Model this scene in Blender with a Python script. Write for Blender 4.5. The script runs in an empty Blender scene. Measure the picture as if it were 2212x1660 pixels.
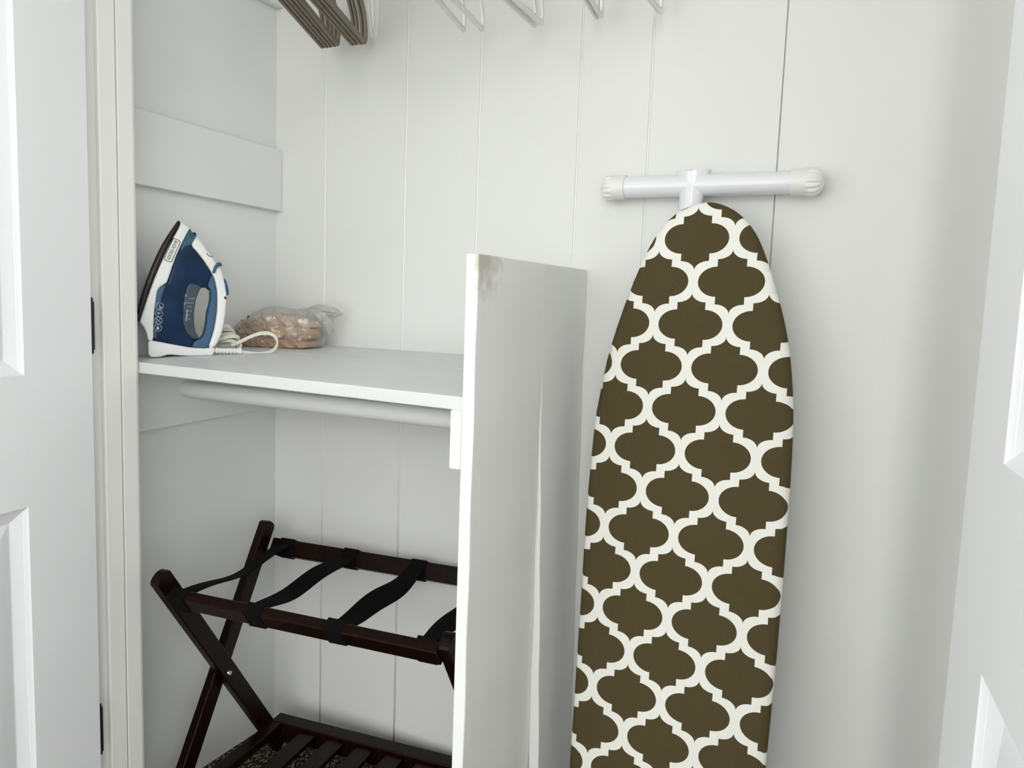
import bpy, bmesh, math, random
import numpy as np
from mathutils import Vector, Matrix

random.seed(7)
rng = np.random.RandomState(7)
C = bpy.context.scene.collection
SC = bpy.context.scene
EYE = 1.03                       # camera height above the closet floor

# ------------------------------------------------------------------ camera
FPX, CX, CY = 1590.0, 1106.0, 830.0
def nrm(v):
    v = np.array(v, float)
    return v / np.linalg.norm(v)
_dn = nrm([-563, 15600, FPX])
_fw = np.array([1894 - CX, 702 - CY, FPX])
_Z = -_dn
_Y = nrm(nrm(_fw) - np.dot(nrm(_fw), _Z) * _Z)
_X = np.cross(_Y, _Z)
R = np.stack([_X, _Y, _Z])
cam = bpy.data.cameras.new('camera')
camo = bpy.data.objects.new('camera', cam)
C.objects.link(camo)
cam.sensor_fit = 'HORIZONTAL'
cam.sensor_width = 36.0
cam.lens = 36.0 * FPX / 2212.0
cam.clip_start = 0.02
_r, _u, _b = R @ np.array([1, 0, 0]), R @ np.array([0, -1, 0]), R @ np.array([0, 0, -1])
camo.matrix_world = Matrix(((_r[0], _u[0], _b[0], 0), (_r[1], _u[1], _b[1], 0), (_r[2], _u[2], _b[2], EYE), (0, 0, 0, 1)))
SC.camera = camo

# ------------------------------------------------------------------ light
SC.view_settings.view_transform = 'Standard'
SC.view_settings.look = 'None'
SC.view_settings.gamma = 1.0
SC.view_settings.use_curve_mapping = False
SC.view_settings.exposure = -0.04
W = bpy.data.worlds.new('room_daylight')
SC.world = W
W.use_nodes = True
W.node_tree.nodes['Background'].inputs[0].default_value = (0.97, 0.985, 0.985, 1)
W.node_tree.nodes['Background'].inputs[1].default_value = 3.1
def area(name, loc, target, sx, sy, power, col):
    l = bpy.data.lights.new(name, 'AREA')
    l.shape = 'RECTANGLE'; l.size = sx; l.size_y = sy; l.energy = power; l.color = col
    o = bpy.data.objects.new(name, l)
    C.objects.link(o)
    o.location = loc
    o.rotation_euler = (Vector(target) - Vector(loc)).to_track_quat('-Z', 'Y').to_euler()
    return o
area('window_daylight', (0.60, -2.3, 1.75), (-0.40, 0.9, 0.9), 1.2, 1.2, 15, (1.0, 0.99, 0.95))

# ------------------------------------------------------------------ photograph geometry
def ray(px, py): return R @ np.array([px - CX, py - CY, FPX])
def up(p): return np.array([p[0], p[1], p[2] + EYE])
def atY(px, py, v): r = ray(px, py); return up(r * v / r[1])
def atX(px, py, v): r = ray(px, py); return up(r * v / r[0])
def atZ(px, py, v): r = ray(px, py); return up(r * (v - EYE) / r[2])
def atP(px, py, p0, n):
    r = ray(px, py); p = np.array([p0[0], p0[1], p0[2] - EYE]); n = np.array(n, float)
    return up(r * np.dot(n, p) / np.dot(n, r))

# ------------------------------------------------------------------ materials
def mat(name, col, rough=0.5, spec=0.4, noise=0.0, nscale=20, bump=0.0, bscale=60, coat=0.0, stretch=None, metal=0.0):
    m = bpy.data.materials.new(name); m.use_nodes = True
    nt = m.node_tree; b = nt.nodes['Principled BSDF']
    b.inputs['Base Color'].default_value = (*col, 1)
    b.inputs['Roughness'].default_value = rough
    b.inputs['Specular IOR Level'].default_value = spec
    b.inputs['Coat Weight'].default_value = coat
    b.inputs['Metallic'].default_value = metal
    tc = nt.nodes.new('ShaderNodeTexCoord'); mp = nt.nodes.new('ShaderNodeMapping')
    nt.links.new(tc.outputs['Object'], mp.inputs[0])
    if stretch: mp.inputs['Scale'].default_value = stretch
    if noise > 0:
        n = nt.nodes.new('ShaderNodeTexNoise'); n.inputs['Scale'].default_value = nscale; n.inputs['Detail'].default_value = 5
        r = nt.nodes.new('ShaderNodeValToRGB')
        r.color_ramp.elements[0].position = 0.3; r.color_ramp.elements[1].position = 0.7
        r.color_ramp.elements[0].color = (*[max(0, c * (1 - noise)) for c in col], 1)
        r.color_ramp.elements[1].color = (*[min(1, c * (1 + noise)) for c in col], 1)
        nt.links.new(mp.outputs[0], n.inputs['Vector']); nt.links.new(n.outputs[0], r.inputs[0])
        nt.links.new(r.outputs[0], b.inputs['Base Color'])
    if bump > 0:
        n2 = nt.nodes.new('ShaderNodeTexNoise'); n2.inputs['Scale'].default_value = bscale; n2.inputs['Detail'].default_value = 4
        bp = nt.nodes.new('ShaderNodeBump'); bp.inputs['Strength'].default_value = bump; bp.inputs['Distance'].default_value = 0.002
        nt.links.new(mp.outputs[0], n2.inputs['Vector']); nt.links.new(n2.outputs[0], bp.inputs['Height'])
        nt.links.new(bp.outputs[0], b.inputs['Normal'])
    return m
M = {}
M['wall'] = mat('white_wall_paint', (0.765, 0.77, 0.745), 0.55, 0.3, 0.015, 5, 0.12, 55)
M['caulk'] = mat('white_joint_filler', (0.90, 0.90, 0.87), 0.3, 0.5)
M['side'] = mat('white_gloss_paint', (0.755, 0.765, 0.75), 0.45, 0.4, 0.015, 6, 0.10, 40)
M['board'] = mat('white_board_paint', (0.83, 0.835, 0.815), 0.45, 0.4, 0.02, 8, 0.2, 60, stretch=(1, 1, 0.12))
M['shelf'] = mat('white_shelf_paint', (0.69, 0.71, 0.71), 0.4, 0.45, 0.03, 9, 0.15, 40, stretch=(0.15, 1, 1))
M['door'] = mat('white_door_paint', (0.84, 0.85, 0.865), 0.4, 0.4, 0.0, 5, 0.06, 350, stretch=(1, 1, 0.03))
M['jamb'] = mat('cream_trim_paint', (0.83, 0.83, 0.79), 0.35, 0.45, 0.01, 5, 0.06, 30)
M['hinge'] = mat('black_hinge', (0.012, 0.011, 0.01), 0.4, 0.5)
M['taupe'] = mat('taupe_velvet', (0.25, 0.215, 0.17), 0.9, 0.15, 0.06, 120)
M['hang'] = mat('white_plastic_hanger', (0.78, 0.78, 0.74), 0.22, 0.5)
M['steel'] = mat('steel', (0.6, 0.6, 0.6), 0.25, 0.5, metal=1.0)
M['enamel'] = mat('white_enamel_tube', (0.80, 0.80, 0.83), 0.16, 0.5, coat=0.3)
M['cap'] = mat('ivory_plastic_cap', (0.80, 0.795, 0.75), 0.38, 0.45)
M['wood'] = mat('dark_mahogany', (0.009, 0.0025, 0.0013), 0.33, 0.12, 0.5, 14, 0.1, 60, stretch=(8, 8, 1))
M['strap'] = mat('black_webbing', (0.004, 0.004, 0.004), 0.9, 0.1, 0.2, 200)
M['iwhite'] = mat('iron_white_plastic', (0.80, 0.80, 0.78), 0.3, 0.5)
M['inavy'] = mat('iron_navy_tank', (0.0025, 0.020, 0.062), 0.07, 0.28, 0.45, 22, coat=0.08)
M['iteal'] = mat('iron_teal_tank_nose', (0.035, 0.10, 0.15), 0.15, 0.4, 0.3, 60, coat=0.1)
M['igrey'] = mat('iron_smoky_window', (0.055, 0.075, 0.10), 0.1, 0.4, 0.25, 30, coat=0.1)
M['islate'] = mat('iron_slate_grip', (0.055, 0.115, 0.205), 0.55, 0.3)
M['iblue'] = mat('iron_blue_button', (0.02, 0.085, 0.17), 0.4, 0.4)
M['isole'] = mat('iron_dark_soleplate', (0.008, 0.006, 0.006), 0.4, 0.3, 0.5, 10)
M['icop'] = mat('iron_bronze_edge', (0.10, 0.055, 0.035), 0.3, 0.5, metal=0.6)
M['ink'] = mat('black_print', (0.01, 0.01, 0.01), 0.6, 0.2)
M['pale'] = mat('pale_print', (0.45, 0.56, 0.66), 0.6, 0.2)
M['red'] = mat('dark_red_lens', (0.05, 0.004, 0.004), 0.2, 0.5)
M['cord'] = mat('white_cord', (0.74, 0.73, 0.64), 0.4, 0.4)
M['cloth'] = mat('beige_cloth', (0.50, 0.33, 0.22), 0.9, 0.15, 0.10, 40, 0.5, 220)
M['cloth2'] = mat('pale_beige_cloth', (0.56, 0.40, 0.29), 0.9, 0.15, 0.10, 30, 0.5, 200)
M['cloth4'] = mat('light_beige_cloth', (0.62, 0.47, 0.37), 0.9, 0.15, 0.10, 30, 0.5, 200)
M['cloth3'] = mat('tan_paper', (0.62, 0.43, 0.27), 0.8, 0.2, 0.06, 40)
M['twine'] = mat('dark_tie', (0.01, 0.01, 0.012), 0.6, 0.2)

# clear plastic film
m = bpy.data.materials.new('clear_plastic_film'); m.use_nodes = True; nt = m.node_tree
nt.nodes.remove(nt.nodes['Principled BSDF'])
out = nt.nodes['Material Output']
tr = nt.nodes.new('ShaderNodeBsdfTransparent'); tr.inputs[0].default_value = (0.95, 0.95, 0.94, 1)
gl = nt.nodes.new('ShaderNodeBsdfGlossy'); gl.inputs['Roughness'].default_value = 0.12; gl.inputs[0].default_value = (0.9, 0.9, 0.88, 1)
df = nt.nodes.new('ShaderNodeBsdfDiffuse'); df.inputs[0].default_value = (0.55, 0.55, 0.52, 1)
lw = nt.nodes.new('ShaderNodeLayerWeight'); lw.inputs[0].default_value = 0.35
no = nt.nodes.new('ShaderNodeTexNoise'); no.inputs['Scale'].default_value = 26; no.inputs['Detail'].default_value = 3
bp = nt.nodes.new('ShaderNodeBump'); bp.inputs['Strength'].default_value = 1.0; bp.inputs['Distance'].default_value = 0.012
tcf = nt.nodes.new('ShaderNodeTexCoord'); nt.links.new(tcf.outputs['Object'], no.inputs['Vector']); nt.links.new(no.outputs[0], bp.inputs['Height'])
nt.links.new(bp.outputs[0], gl.inputs['Normal']); 
mx1 = nt.nodes.new('ShaderNodeMixShader'); mx1.inputs[0].default_value = 0.35
nt.links.new(gl.outputs[0], mx1.inputs[1]); nt.links.new(df.outputs[0], mx1.inputs[2])
ma = nt.nodes.new('ShaderNodeMath'); ma.operation = 'MULTIPLY_ADD'; ma.inputs[1].default_value = 0.70; ma.inputs[2].default_value = 0.10
nt.links.new(lw.outputs['Facing'], ma.inputs[0])
mx2 = nt.nodes.new('ShaderNodeMixShader')
nt.links.new(ma.outputs[0], mx2.inputs[0]); nt.links.new(tr.outputs[0], mx2.inputs[1]); nt.links.new(mx1.outputs[0], mx2.inputs[2])
nt.links.new(mx2.outputs[0], out.inputs['Surface'])
M['film'] = m

# carpet: dark speckled pile
m = mat('speckled_carpet', (0.06, 0.05, 0.035), 0.95, 0.1, 0, 1, 1.0, 300)
nt = m.node_tree
n = nt.nodes.new('ShaderNodeTexVoronoi'); n.inputs['Scale'].default_value = 330
r = nt.nodes.new('ShaderNodeValToRGB')
r.color_ramp.elements[0].color = (0.012, 0.010, 0.007, 1); r.color_ramp.elements[1].color = (0.42, 0.36, 0.24, 1)
r.color_ramp.elements[0].position = 0.55; r.color_ramp.elements[1].position = 0.85
tc = nt.nodes.new('ShaderNodeTexCoord'); nt.links.new(tc.outputs['Object'], n.inputs['Vector'])
nt.links.new(n.outputs['Color'], r.inputs[0]); nt.links.new(r.outputs[0], nt.nodes['Principled BSDF'].inputs['Base Color'])
M['carpet'] = m

# stained board face: brown rub marks near its top front corner (wear with its own shape)
m = M['board'].copy(); m.name = 'white_board_paint_worn'; M['worn'] = m
nt = m.node_tree; b = nt.nodes['Principled BSDF']
src = b.inputs['Base Color'].links[0].from_socket
tc = nt.nodes.new('ShaderNodeTexCoord'); vs = nt.nodes.new('ShaderNodeVectorMath'); vs.operation = 'SUBTRACT'
vs.inputs[1].default_value = (0.009, 0.893 - 1.08, EYE + 0.073)
nt.links.new(tc.outputs['Object'], vs.inputs[0])
vm = nt.nodes.new('ShaderNodeVectorMath'); vm.operation = 'MULTIPLY'; vm.inputs[1].default_value = (70, 12, 11.5)
nt.links.new(vs.outputs[0], vm.inputs[0])
ln = nt.nodes.new('ShaderNodeVectorMath'); ln.operation = 'LENGTH'; nt.links.new(vm.outputs[0], ln.inputs[0])
nz = nt.nodes.new('ShaderNodeTexNoise'); nz.inputs['Scale'].default_value = 60; nz.inputs['Detail'].default_value = 6
nt.links.new(tc.outputs['Object'], nz.inputs['Vector'])
sb = nt.nodes.new('ShaderNodeMath'); sb.operation = 'SUBTRACT'; nt.links.new(nz.outputs[0], sb.inputs[0]); nt.links.new(ln.outputs['Value'], sb.inputs[1])
ad = nt.nodes.new('ShaderNodeMapRange'); ad.inputs['From Min'].default_value = -0.25; ad.inputs['From Max'].default_value = 0.35; ad.inputs['To Max'].default_value = 0.6
nt.links.new(sb.outputs[0], ad.inputs['Value'])
mc = nt.nodes.new('ShaderNodeMix'); mc.data_type = 'RGBA'; mc.inputs['B'].default_value = (0.36, 0.32, 0.22, 1)
nt.links.new(ad.outputs['Result'], mc.inputs['Factor']); nt.links.new(src, mc.inputs['A']); nt.links.new(mc.outputs['Result'], b.inputs['Base Color'])

# ironing board cover: printed lattice, in the board's own coordinates (x across, z along)
m = bpy.data.materials.new('lattice_cotton_cover'); m.use_nodes = True; nt = m.node_tree; M['cover'] = m
b = nt.nodes['Principled BSDF']; b.inputs['Roughness'].default_value = 0.85; b.inputs['Specular IOR Level'].default_value = 0.15
L = nt.links.new
def mn(op, a, b_=None, c=None):
    k = nt.nodes.new('ShaderNodeMath'); k.operation = op
    for i, v in enumerate((a, b_, c)):
        if v is None: continue
        if isinstance(v, (int, float)): k.inputs[i].default_value = v
        else: L(v, k.inputs[i])
    return k.outputs[0]
tc = nt.nodes.new('ShaderNodeTexCoord'); sx = nt.nodes.new('ShaderNodeSeparateXYZ'); L(tc.outputs['Object'], sx.inputs[0])
PX_, PZ_ = 0.1178, 0.1371
uu = mn('DIVIDE', sx.outputs['X'], PX_)
vv = mn('DIVIDE', mn('MULTIPLY_ADD', sx.outputs['X'], -0.012, sx.outputs['Z']), PZ_)
def inside(du, dv):
    fx = mn('ABSOLUTE', mn('SUBTRACT', mn('FRACT', mn('ADD', uu, du + 100.5)), 0.5))
    fy = mn('ABSOLUTE', mn('SUBTRACT', mn('FRACT', mn('ADD', vv, dv + 100.5)), 0.5))
    x = mn('MULTIPLY', fx, 596.0); y = mn('MULTIPLY', fy, 668.0)
    t = mn('DIVIDE', mn('MAXIMUM', mn('SUBTRACT', 113.0, x), 0.0), 113.0)
    g1 = mn('MULTIPLY_ADD', mn('SQRT', mn('MAXIMUM', mn('SUBTRACT', 1.0, mn('MULTIPLY', t, t)), 0.0)), -75.0, 249.0)
    s = mn('DIVIDE', mn('MAXIMUM', mn('SUBTRACT', x, 113.0), 0.0), 146.0)
    g2 = mn('MULTIPLY', mn('SQRT', mn('MAXIMUM', mn('SUBTRACT', 1.0, mn('MULTIPLY', s, s)), 0.0)), 116.0)
    inner = mn('LESS_THAN', x, 113.0)
    g = mn('ADD', mn('MULTIPLY', inner, g1), mn('MULTIPLY', mn('SUBTRACT', 1.0, inner), g2))
    return mn('LESS_THAN', y, g)
brown = mn('MAXIMUM', inside(0, 0), inside(0.5, 0.5))
wv = nt.nodes.new('ShaderNodeTexNoise'); wv.inputs['Scale'].default_value = 700; wv.inputs['Detail'].default_value = 3
mp = nt.nodes.new('ShaderNodeMapping'); mp.inputs['Scale'].default_value = (3, 1, 0.35); L(tc.outputs['Object'], mp.inputs[0]); L(mp.outputs[0], wv.inputs['Vector'])
rb = nt.nodes.new('ShaderNodeValToRGB'); rb.color_ramp.elements[0].position = 0.3; rb.color_ramp.elements[1].position = 0.7
rb.color_ramp.elements[0].color = (0.068, 0.052, 0.023, 1); rb.color_ramp.elements[1].color = (0.086, 0.066, 0.030, 1)
L(wv.outputs[0], rb.inputs[0])
rw = nt.nodes.new('ShaderNodeValToRGB'); rw.color_ramp.elements[0].color = (0.80, 0.79, 0.73, 1); rw.color_ramp.elements[1].color = (0.87, 0.865, 0.81, 1)
L(wv.outputs[0], rw.inputs[0])
mc = nt.nodes.new('ShaderNodeMix'); mc.data_type = 'RGBA'
L(brown, mc.inputs['Factor']); L(rw.outputs[0], mc.inputs['A']); L(rb.outputs[0], mc.inputs['B']); L(mc.outputs['Result'], b.inputs['Base Color'])
bp = nt.nodes.new('ShaderNodeBump'); bp.inputs['Strength'].default_value = 0.15; bp.inputs['Distance'].default_value = 0.001
L(wv.outputs[0], bp.inputs['Height']); L(bp.outputs[0], b.inputs['Normal'])

# ------------------------------------------------------------------ mesh helpers
class MB:
    def __init__(s): s.v = []; s.f = []; s.m = []
    def add(s, vs, fs, mi=0):
        o = len(s.v); s.v += [tuple(float(c) for c in p) for p in vs]
        s.f += [tuple(i + o for i in f) for f in fs]; s.m += [mi] * len(fs)
        return s
    def box(s, x0, x1, y0, y1, z0, z1):
        return s.add([(x, y, z) for x in (x0, x1) for y in (y0, y1) for z in (z0, z1)],
                     [(0, 1, 3, 2), (4, 6, 7, 5), (0, 4, 5, 1), (2, 3, 7, 6), (0, 2, 6, 4), (1, 5, 7, 3)])
    def hexa(s, p):   # 8 points: bottom ring 0-3, top ring 4-7
        return s.add(p, [(3, 2, 1, 0), (4, 5, 6, 7), (0, 1, 5, 4), (1, 2, 6, 5), (2, 3, 7, 6), (3, 0, 4, 7)])
    def beam(s, a, b, wv, w, tv, t):
        a, b, wv, tv = map(np.array, (a, b, wv, tv))
        q = [(-1, -1), (1, -1), (1, 1), (-1, 1)]
        return s.hexa([a + wv * w / 2 * i + tv * t / 2 * j for i, j in q] + [b + wv * w / 2 * i + tv * t / 2 * j for i, j in q])
    def tube(s, pts, r, n=10, closed=False, cap=True, flat=None):
        pts = [np.array(p, float) for p in pts]; k = len(pts)
        rs = r if hasattr(r, '__len__') else [r] * k
        tang = []
        for i in range(k):
            a = pts[(i - 1) % k] if (closed or i > 0) else pts[i]
            c = pts[(i + 1) % k] if (closed or i < k - 1) else pts[i]
            tang.append(nrm(c - a))
        ref = np.array([0, 0, 1.0]) if abs(tang[0][2]) < 0.9 else np.array([1.0, 0, 0])
        u = nrm(np.cross(tang[0], ref)); vs = []
        for i in range(k):
            u = nrm(u - np.dot(u, tang[i]) * tang[i]); w = np.cross(tang[i], u)
            for j in range(n):
                a = 2 * math.pi * j / n
                vs.append(pts[i] + rs[i] * (math.cos(a) * u + math.sin(a) * w))
        fs = []
        for i in range(k if closed else k - 1):
            for j in range(n):
                i2 = (i + 1) % k
                fs.append((i * n + j, i * n + (j + 1) % n, i2 * n + (j + 1) % n, i2 * n + j))
        if cap and not closed:
            fs.append(tuple(range(n))[::-1]); fs.append(tuple((k - 1) * n + j for j in range(n)))
        return s.add(vs, fs)
    def sweep(s, pts, prof, upv, closed=False):   # prof: list of (side, up) ; upv fixed vector
        pts = [np.array(p, float) for p in pts]; k = len(pts); n = len(prof); upv = np.array(upv, float); vs = []
        for i in range(k):
            a = pts[(i - 1) % k] if (closed or i > 0) else pts[i]
            c = pts[(i + 1) % k] if (closed or i < k - 1) else pts[i]
            t = nrm(c - a); sd = nrm(np.cross(t, upv))
            for (p, q) in prof: vs.append(pts[i] + sd * p + upv * q)
        fs = []
        for i in range(k if closed else k - 1):
            for j in range(n):
                i2 = (i + 1) % k
                fs.append((i * n + j, i * n + (j + 1) % n, i2 * n + (j + 1) % n, i2 * n + j))
        if not closed:
            fs.append(tuple(range(n))[::-1]); fs.append(tuple((k - 1) * n + j for j in range(n)))
        return s.add(vs, fs)
WL = {}
def settle(mb, gap=.0004):
    mb.v = [(x, y, max(z, shz(x, y) + gap)) for x, y, z in mb.v]
    return mb
def obj(name, mb, mats, parent=None, loc=(0, 0, 0), smooth=False, bevel=0.0, seg=2, local=False):
    base = WL[parent] if parent is not None else np.array(loc, float)
    me = bpy.data.meshes.new(name)
    vs = mb.v if local else [tuple(np.array(p) - base) for p in mb.v]
    me.from_pydata(vs, [], mb.f)
    for mm in (mats if isinstance(mats, (list, tuple)) else [mats]): me.materials.append(mm)
    bm = bmesh.new(); bm.from_mesh(me); bmesh.ops.recalc_face_normals(bm, faces=bm.faces)
    bm.to_mesh(me); bm.free()
    if any(mb.m): me.polygons.foreach_set('material_index', mb.m)
    if smooth: me.polygons.foreach_set('use_smooth', [True] * len(me.polygons))
    o = bpy.data.objects.new(name, me); C.objects.link(o)
    if parent is not None: o.parent = parent
    else: o.location = base
    WL[o] = base
    if bevel > 0:
        bv = o.modifiers.new('bevel', 'BEVEL'); bv.width = bevel; bv.segments = seg; bv.limit_method = 'ANGLE'; bv.angle_limit = math.radians(35)
    return o
def tag(o, label=None, cat=None, group=None, kind=None):
    if label: o['label'] = label
    if cat: o['category'] = cat
    if group: o['group'] = group
    if kind: o['kind'] = kind
    return o
def thing(name, label, cat, loc, group=None):
    o = bpy.data.objects.new(name, None); C.objects.link(o); o.location = loc; o.empty_display_size = 0.05
    WL[o] = np.array(loc, float)
    return tag(o, label, cat, group)
def autosmooth(o, ang=40):
    me = o.data
    me.polygons.foreach_set('use_smooth', [True] * len(me.polygons))
    me.set_sharp_from_angle(angle=math.radians(ang))
def chaikin(p, n=2, closed=True):
    p = [np.array(q, float) for q in p]
    for _ in range(n):
        o = []
        k = len(p)
        rng_ = range(k) if closed else range(k - 1)
        if not closed: o.append(p[0])
        for i in rng_:
            a, b = p[i], p[(i + 1) % k]
            o += [a * .75 + b * .25, a * .25 + b * .75]
        if not closed: o.append(p[-1])
        p = o
    return p

# ------------------------------------------------------------------ the closet shell
YB = 1.300
FZ = 0.0
XLW = -1.256
# back wall: backing plus boards with open joints
wb = obj('wall_back', MB().box(-1.30, 0.21, YB + .006, YB + .05, -0.02, 2.4), M['wall']); tag(wb, 'white painted board wall at the back of the closet', 'wall', kind='structure')
g = [-1.262, -1.1135, -0.901, -0.7285, -0.520, -0.3865, -0.1670, 0.10]
hw = [0, .0022, .0024, .0024, .0018, .0018, .0008, 0]
for i in range(7):
    x0, x1 = g[i] + hw[i], g[i + 1] - hw[i + 1]
    obj('panel', MB().box(x0, x1, YB, YB + .010, -0.01, 2.4), M['wall'], wb, bevel=.0010, seg=2)
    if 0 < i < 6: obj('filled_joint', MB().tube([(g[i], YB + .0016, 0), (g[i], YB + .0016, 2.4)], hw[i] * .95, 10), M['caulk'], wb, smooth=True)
wl = obj('wall_left', MB().box(XLW - .05, XLW, 0.78, YB + .05, -0.02, 2.4), M['side']); tag(wl, 'white side wall on the left of the closet', 'wall', kind='structure')
cove = chaikin([(0.0, YB + .0005), (.045, YB - .002), (.080, 1.245), (.098, 1.10), (.1125, .86)], 4, closed=False)  # side wall shaped as an added cove so shade deepens towards the door
mb = MB(); k = len(cove)
ring = [tuple(p) for p in cove] + [(.215, .86), (.215, YB + .05), (0.0, YB + .05)]
n_ = len(ring)
mb.add([(x, y, -.02) for x, y in ring] + [(x, y, 2.4) for x, y in ring], [(i, (i + 1) % n_, (i + 1) % n_ + n_, i + n_) for i in range(n_)] + [tuple(range(n_))[::-1], tuple(range(n_, 2 * n_))])
wr = obj('wall_right', mb, M['wall']); autosmooth(wr, 30); tag(wr, 'white side wall on the right, beyond the right door', 'wall', kind='structure')
wf = MB()
wf.box(-2.6, -1.175, 0.765, 0.8715, 0, 2.4); wf.box(0.115, 1.6, 0.79, 0.876, 0, 2.4); wf.box(-1.175, 0.115, 0.765, 0.876, 2.06, 2.4)
o = obj('wall_front', wf, M['side']); tag(o, 'wall around the closet opening', 'wall', kind='structure')
fl = obj('floor', MB().box(-2.6, 1.6, -3.0, YB + .05, -0.05, 0.0), M['carpet']); tag(fl, 'dark speckled carpet floor', 'floor', kind='structure')
ce = obj('ceiling', MB().box(-2.6, 1.6, -3.0, YB + .05, 2.4, 2.45), M['wall']); tag(ce, 'white ceiling over room and closet', 'ceiling', kind='structure')

# left jamb with its stop and inner lining
jm = obj('trim_1', MB().box(-1.175, -1.171, .748, .8735, 0, 2.06), M['jamb']); tag(jm, 'cream painted left door jamb', 'trim', kind='structure')
obj('door_stop', MB().box(-1.1712, -1.1615, .8060, .8375, 0, 2.06), M['jamb'], jm, bevel=.0022, seg=3)
obj('jamb_lining', MB().box(-1.1712, -1.1620, .8392, .868, 0, 2.06), M['jamb'], jm, bevel=.0012, seg=2)
obj('corner_bead', MB().box(-1.1712, -1.1655, .8686, .8735, 0, 2.06), M['jamb'], jm, bevel=.0012, seg=2)
jr = obj('trim_2', MB().box(.111, .116, .775, .878, 0, 2.06), M['jamb']); tag(jr, 'right door jamb behind the right door', 'trim', kind='structure')

# boards nailed to the left wall
def left_board(name, zt0, zt1, zb0, zb1, y0=.80, y1=YB - .0005, th=.019):
    # zt0 = top at the front, zt1 = top at the back
    x0, x1 = XLW, XLW + th
    k = (y1 - y0) / (1.3 - .935)
    f = lambda a, b: b + (a - b) * k
    p = [(x0, y0, f(zb0, zb1)), (x1, y0, f(zb0, zb1)), (x1, y1, zb1), (x0, y1, zb1),
         (x0, y0, f(zt0, zt1)), (x1, y0, f(zt0, zt1)), (x1, y1, zt1), (x0, y1, zt1)]
    return obj(name, MB().hexa(p), M['side'], bevel=.0015, seg=2)
o = left_board('trim_3', EYE + .340, EYE + .339, EYE + .204, EYE + .203); tag(o, 'plain white board fixed across the left wall above the iron', 'trim', kind='structure')
o = left_board('trim_4', EYE - .1365, EYE - .1165, EYE - .258, EYE - .2445); tag(o, 'white cleat board under the shelf on the left wall', 'trim', kind='structure')
o = left_board('trim_5', EYE + .79, EYE + .79, EYE + .646, EYE + .647); tag(o, 'white cleat board carrying the upper rod on the left wall', 'trim', kind='structure')

# ------------------------------------------------------------------ partition
XP0, XP1 = -0.508, -0.489
pt = thing('partition', 'tall white two-board upright divider beside the shelf, scuffed at its top', 'divider', (-.498, 1.08, 0))
yA, yS, yB2 = .881, 1.1045, 1.2985
def zt(y): return EYE + .073 + (y - .881) * .010
def roundtop(y0, y1, lean):
    mb = MB(); n = 40; vs = []; fs = []
    for i in range(n + 1):
        z = i / n
        for (x, y) in ((XP0, y0), (XP1, y0), (XP1, y1), (XP0, y1)):
            zz = z * zt(y)
            k = max(-.0012, (zt(y) - zz - .20) * lean)
            jit = 0.0006 * math.sin(zz * 31 + y * 50)
            xx = x + (k * (1.0 if y == y0 else .5) if lean else 0) + (jit if x == XP1 else 0)
            vs.append((xx, y + (0.016 * (1 - zz / EYE) if abs(y - yS) < .002 else 0), zz))
    for i in range(n):
        for j in range(4):
            fs.append((i * 4 + j, i * 4 + (j + 1) % 4, i * 4 + 4 + (j + 1) % 4, i * 4 + 4 + j))
    fs += [(3, 2, 1, 0), tuple(n * 4 + j for j in range(4))]
    return mb.add(vs, fs)
o = obj('board', roundtop(yA, yS, 0), M['worn'], pt, bevel=.0018, seg=2); tag(o, 'front board with brown rub marks at its top corner')
o = obj('board', roundtop(yS + .0018, yB2, .028), M['board'], pt, bevel=.0012, seg=2); tag(o, 'rear board, warped proud of the front one towards its foot')
obj('cleat', MB().hexa([(-.526, .880, EYE - .2275), (XP0, .880, EYE - .2275), (XP0, 1.296, EYE - .226), (-.526, 1.296, EYE - .226),
                        (-.526, .880, EYE - .1435), (XP0, .880, EYE - .1435), (XP0, 1.296, EYE - .1165), (-.526, 1.296, EYE - .1165)]), M['board'], pt, bevel=.002, seg=2)

# ------------------------------------------------------------------ shelf of two boards (it sags forward)
def shz(x, y):
    k = (x - XLW) / (XP0 - XLW)
    s = .049 + (.0700 - .049) * k
    return EYE - .0955 - s * (1.3 - y)
sh = thing('shelf', 'white two-board shelf across the left bay, holding the iron', 'shelf', (-.88, 1.1, shz(-.88, 1.1)))
def slab(xa, xb, yfa, yfb, yba, ybb, th=.0195, n=12):
    mb = MB(); vs = []; fs = []
    for i in range(n + 1):
        k = i / n; x = xa + (xb - xa) * k
        yf = yfa + (yfb - yfa) * k; yb = yba + (ybb - yba) * k
        w = .0007 * math.sin(i * 2.3)
        vs += [(x, yf + w, shz(x, yf) - th), (x, yf + w, shz(x, yf)), (x, yb, shz(x, yb)), (x, yb, shz(x, yb) - th)]
    for i in range(n):
        for j in range(4): fs.append((i * 4 + j, i * 4 + (j + 1) % 4, i * 4 + 4 + (j + 1) % 4, i * 4 + 4 + j))
    fs += [(3, 2, 1, 0), tuple(n * 4 + j for j in range(4))]
    return mb.add(vs, fs)
YS0, YS1 = 1.146, 1.108
o = obj('shelf_board', slab(XLW + .001, XP0 - .0005, .874, .884, YS0 - .0012, YS1 - .0012), M['shelf'], sh, bevel=.0016, seg=2)
o = obj('shelf_board', slab(XLW + .001, XP0 - .0005, YS0 + .0012, YS1 + .0012, YB - .001, YB - .001), M['shelf'], sh, bevel=.0016, seg=2)

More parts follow.
